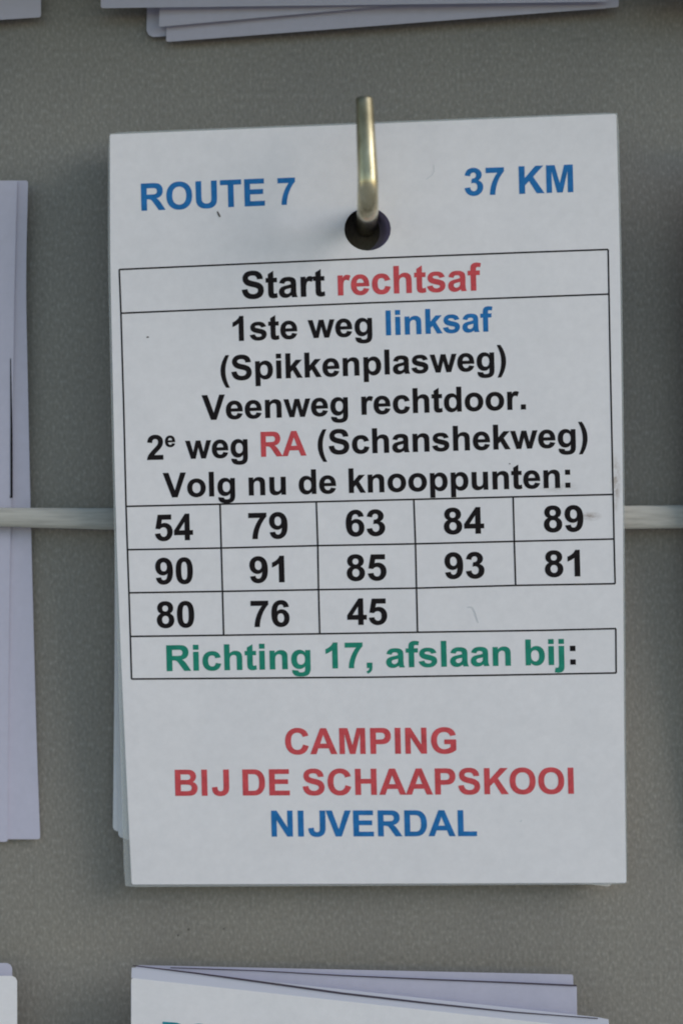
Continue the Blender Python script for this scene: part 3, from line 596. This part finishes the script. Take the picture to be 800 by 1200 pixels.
for k in range(6):
    back_card(4, 22, 1000 - 3 * k, 1028, 716, 708, (0.0162, 0.0155, 0.0122, 0.0108, 0.0088, 0.0060)[k], (0.0030, 0.0027, 0.0022, 0.0019, 0.0015, 0.0012)[k], 'hidden card seen only as an edge inside the punched hole of the middle stack', M_HOLE, 150, (-2.5, -4.0, -6.0, -7.0, -9.0, -13.0)[k], (1.5, 3.0, 3.5, 3.5, 3.0, 3.0)[k])

# ------------------------------------------------------------------ hook
def tube(path, radii, seg=20, flat_end=True):
    bm = bmesh.new(); rings = []
    for i, p in enumerate(path):
        t = (path[min(i + 1, len(path) - 1)] - path[max(i - 1, 0)]).normalized()
        sx = Vector((1, 0, 0)); sx = (sx - t * sx.dot(t)).normalized(); sy = t.cross(sx)
        rings.append([bm.verts.new(p + (sx * math.cos(2*math.pi*k/seg) + sy * math.sin(2*math.pi*k/seg)) * radii[i]) for k in range(seg)])
    for a_, b_ in zip(rings, rings[1:]):
        for k in range(seg):
            bm.faces.new((a_[k], a_[(k+1) % seg], b_[(k+1) % seg], b_[k]))
    bm.faces.new(rings[0][::-1]); bm.faces.new(rings[-1])
    bmesh.ops.recalc_face_normals(bm, faces=bm.faces[:])
    return bm
zin = P(430, 254.5, 0.0165).z; xin = P(430, 254, 0.0165).x
path = []; rad = []
Rb = 0.0052; yb = 0.0250
for k in range(9): path.append(Vector((xin, -yb * k / 9, zin))); rad.append(0.00192)
for k in range(13):
    a_ = math.radians(90 * k / 12); path.append(Vector((xin, -yb - Rb * math.sin(a_), zin + Rb * (1 - math.cos(a_))))); rad.append(0.00192 - 0.0001 * k / 12)
tip = P(426.7, 116.5, 0.0295); st = path[-1].copy()
for k in range(1, 13):
    t = k / 12; path.append(st + (tip - st) * t); rad.append(0.00182 - 0.00030 * t)
# rounded-off cut end
d_ = (path[-1] - path[-2]).normalized()
for k, (ext, f) in enumerate([(0.00022, 0.94), (0.00036, 0.80), (0.00042, 0.55)]):
    path.append(tip + d_ * ext); rad.append(0.00152 * f)
hook = obj('wire_hook', tube(path, rad), M_HOOK); tag(hook, 'brassy bent wire hook standing up out of the round hole in the card', 'hook')

# ------------------------------------------------------------------ elastic cord across the board
def cord_mesh():
    bm = bmesh.new(); rings = []; N = 120; seg = 28
    prof = [(-300, 605.2, 10.6), (0, 606.2, 11.2), (70, 607.2, 11.8), (137, 608.2, 12.6), (430, 607.3, 12.8), (729, 606.4, 13.6), (800, 605.6, 13.4), (1100, 604, 13)]
    for i in range(N + 1):
        x = -300 + 1400 * i / N
        j = max(k for k in range(len(prof) - 1) if prof[k][0] <= x or k == 0); a_, b_ = prof[j], prof[j + 1]; t = (x - a_[0]) / (b_[0] - a_[0])
        y = a_[1] + (b_[1] - a_[1]) * t; h = a_[2] + (b_[2] - a_[2]) * t
        d = 0.0050 + 0.0024 * math.exp(-((x - 430) / 300) ** 4)
        ring = []
        for k in range(seg):
            th = 2 * math.pi * k / seg
            c_, s_ = math.cos(th), math.sin(th)
            lump = 1 + 0.035 * math.cos(9 * th) + 0.025 * noise.noise(Vector((x * 0.05, th * 2, 0)))
            ring.append(bm.verts.new(P(x, y - h * s_ * lump, d + 0.0007 * math.copysign(abs(c_) ** 0.8, c_) * lump)))
        rings.append(ring)
    for a_, b_ in zip(rings, rings[1:]):
        for k in range(seg): bm.faces.new((a_[k], a_[(k+1) % seg], b_[(k+1) % seg], b_[k]))
    bm.faces.new(rings[0]); bm.faces.new(rings[-1][::-1])
    bmesh.ops.recalc_face_normals(bm, faces=bm.faces[:])
    return bm
cord = obj('elastic_cord', cord_mesh(), M_CORD); tag(cord, 'off-white braided elastic cord stretched across behind the ROUTE 7 card', 'cord')

# ------------------------------------------------------------------ neighbouring stacks
def side_card(L, R, dtop, dbot, label, group, mat=M_SHADED_LILAC, filmw=None, curl=0.0, corner=0.004, depth=None, nu=26, nv=34):
    dep = depth or (lambda u, v: dbot + (dtop - dbot) * max(0.0, 1 - v) ** 1.3 + curl * math.sin(3 * v + 2 * u))
    sh = Sheet(L, R, dep)
    t = thing('route_card', sh.at(0.5, 0.1), label, 'card', group)
    finish_sheet(obj('paper_sheet', sheet_mesh(sh, 0.0004, None, 0, nu=nu, nv=nv, corner=corner), mat, t))
    if filmw:
        fl, fr, ft, fb = filmw
        Lf = [(x - fl, y + (-ft if i == 0 else fb if i == len(L) - 1 else 0)) for i, (x, y) in enumerate(L)]
        Rf = [(x + fr, y + (-ft if i == 0 else fb if i == len(R) - 1 else 0)) for i, (x, y) in enumerate(R)]
        fs = Sheet(Lf, Rf, dep)
        finish_sheet(obj('laminate_film', rim_mesh(fs, sh, 0.0003, -0.00003), M_FILMW, t))
    return t, sh

# left of the middle stack
GL_ = 'laminated cards of the stack at the left edge'
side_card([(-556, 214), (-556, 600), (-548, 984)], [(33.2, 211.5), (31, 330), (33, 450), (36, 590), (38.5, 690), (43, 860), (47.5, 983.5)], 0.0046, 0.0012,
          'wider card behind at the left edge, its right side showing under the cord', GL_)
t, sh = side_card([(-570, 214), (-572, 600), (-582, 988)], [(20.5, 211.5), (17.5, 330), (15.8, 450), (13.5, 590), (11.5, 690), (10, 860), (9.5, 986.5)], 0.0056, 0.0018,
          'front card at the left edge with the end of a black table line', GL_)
bm = bmesh.new(); strip(bm, sh, [(12.8, 420), (13.8, 500), (14.0, 582.5)], lambda t_: 0.9 + 1.7 * min(1, t_ * 1.6), 0.0001)
strip(bm, sh, [(12.2, 582.4), (15.2, 582.2)], 2.4, 0.00011)
o = obj('printed_table', bm, M_BLACK, t, smooth=False); o['label'] = 'black table line'

# top left corner
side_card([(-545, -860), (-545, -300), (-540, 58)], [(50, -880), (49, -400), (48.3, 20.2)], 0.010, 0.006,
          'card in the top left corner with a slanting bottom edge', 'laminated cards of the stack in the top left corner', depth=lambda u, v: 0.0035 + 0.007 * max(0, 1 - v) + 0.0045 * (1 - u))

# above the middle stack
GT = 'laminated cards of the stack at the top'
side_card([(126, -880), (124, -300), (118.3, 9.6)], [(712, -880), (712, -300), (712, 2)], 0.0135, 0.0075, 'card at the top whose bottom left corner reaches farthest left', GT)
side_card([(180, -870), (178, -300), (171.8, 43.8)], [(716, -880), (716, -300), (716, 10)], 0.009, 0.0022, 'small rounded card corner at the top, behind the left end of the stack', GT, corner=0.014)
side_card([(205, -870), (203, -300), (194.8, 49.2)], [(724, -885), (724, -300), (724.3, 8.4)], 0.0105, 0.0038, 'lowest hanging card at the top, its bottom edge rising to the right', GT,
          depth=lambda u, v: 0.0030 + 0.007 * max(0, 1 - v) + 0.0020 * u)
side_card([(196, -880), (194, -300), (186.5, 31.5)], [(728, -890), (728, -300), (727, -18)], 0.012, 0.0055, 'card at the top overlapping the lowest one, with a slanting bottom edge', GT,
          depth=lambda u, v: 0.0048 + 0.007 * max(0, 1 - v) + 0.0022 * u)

# below the middle stack
GB = 'laminated cards of the stack at the bottom'
t, sh = side_card([(154, 1146), (154, 1500), (156, 2030)], [(712, 1207), (716, 1500), (716, 2050)], 0.0125, 0.005, 'front card at the bottom with a slanting top edge and the top of teal lettering', GB, mat=M_PAPER,
                  filmw=(0.5, 1.5, 13.5, 8), depth=lambda u, v: 0.005 + 0.0085 * max(0, 1 - v) ** 1.3)
fsh = Sheet([(153.5, 1132.5), (153.5, 2030)], [(713.5, 1193.5), (716, 2050)], lambda u, v: 0.005 + 0.0085 * max(0, 1 - v) ** 1.3)
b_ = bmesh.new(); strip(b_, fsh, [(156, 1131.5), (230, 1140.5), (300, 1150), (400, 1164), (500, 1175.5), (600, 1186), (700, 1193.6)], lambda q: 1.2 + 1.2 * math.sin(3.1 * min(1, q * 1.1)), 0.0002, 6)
obj('cut_edge', b_, M_GAP_SHADE, t, smooth=False)  # painted strip of gap shade along the front card's top edge
write(sh, t, [('ROUTE', M_TEAL, 'teal word ROUTE')], 191.5, 1229.5, 333, 1239.5, 32)
t, sh = side_card([(159, 1132), (158, 1500), (158, 2025)], [(675.2, 1155), (680, 1500), (690, 2030)], 0.0098, 0.004, 'middle card at the bottom, its right edge standing out under a thinner one', GB)
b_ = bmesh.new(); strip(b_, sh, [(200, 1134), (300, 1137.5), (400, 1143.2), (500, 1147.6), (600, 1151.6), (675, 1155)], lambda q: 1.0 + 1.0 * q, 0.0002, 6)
obj('cut_edge', b_, M_GAP_SHADE, t, smooth=False)  # same painted gap shade above the middle card
side_card([(161, 1131), (160, 1500), (158, 2020)], [(671, 1142), (676, 1500), (688, 2025)], 0.0078, 0.003, 'rear card at the bottom showing as a thin bluish strip', GB)

# bottom left corner
GC = 'laminated cards of the stack in the bottom left corner'
side_card([(-560, 1128), (-560, 1500), (-560, 2020)], [(14.6, 1128.5), (15.5, 1500), (17, 2020)], 0.0085, 0.004, 'rear card in the bottom left corner, standing higher', GC, corner=0.010)
side_card([(-556, 1146), (-556, 1500), (-556, 2030)], [(20.4, 1143.5), (21, 1500), (22, 2030)], 0.0105, 0.005, 'front card in the bottom left corner with a rounded corner', GC, mat=M_PAPER, corner=0.010)

# stacks just outside the frame on the right, which keep the low light off their neighbours
side_card([(812, 158), (815, 600), (822, 1000)], [(1395, 150), (1395, 600), (1395, 1010)], 0.0190, 0.0022, 'white card of the stack to the right, just outside the picture', 'laminated cards of the stack at the right')
side_card([(772, -900), (772, -400), (774, -12)], [(1360, -900), (1360, -400), (1360, -30)], 0.024, 0.016, 'thick stack of cards at upper right, just outside the picture', 'laminated cards of the stack at the upper right')

for dots in ([(208.4, 1095.4), (209.6, 1096.6)], [(220.4, 1088.6), (221.8, 1090)], [(262, 1088), (262.6, 1089)], [(33, 566), (33.6, 567)]):
    b_ = bmesh.new(); flat = Sheet([(0, 0), (0, 1200)], [(800, 0), (800, 1200)], lambda u, v: 0.0); strip(b_, flat, dots, 2.0, 0.00005, 3)
    obj('dirt_speck', b_, M_SPECK, board, smooth=False)
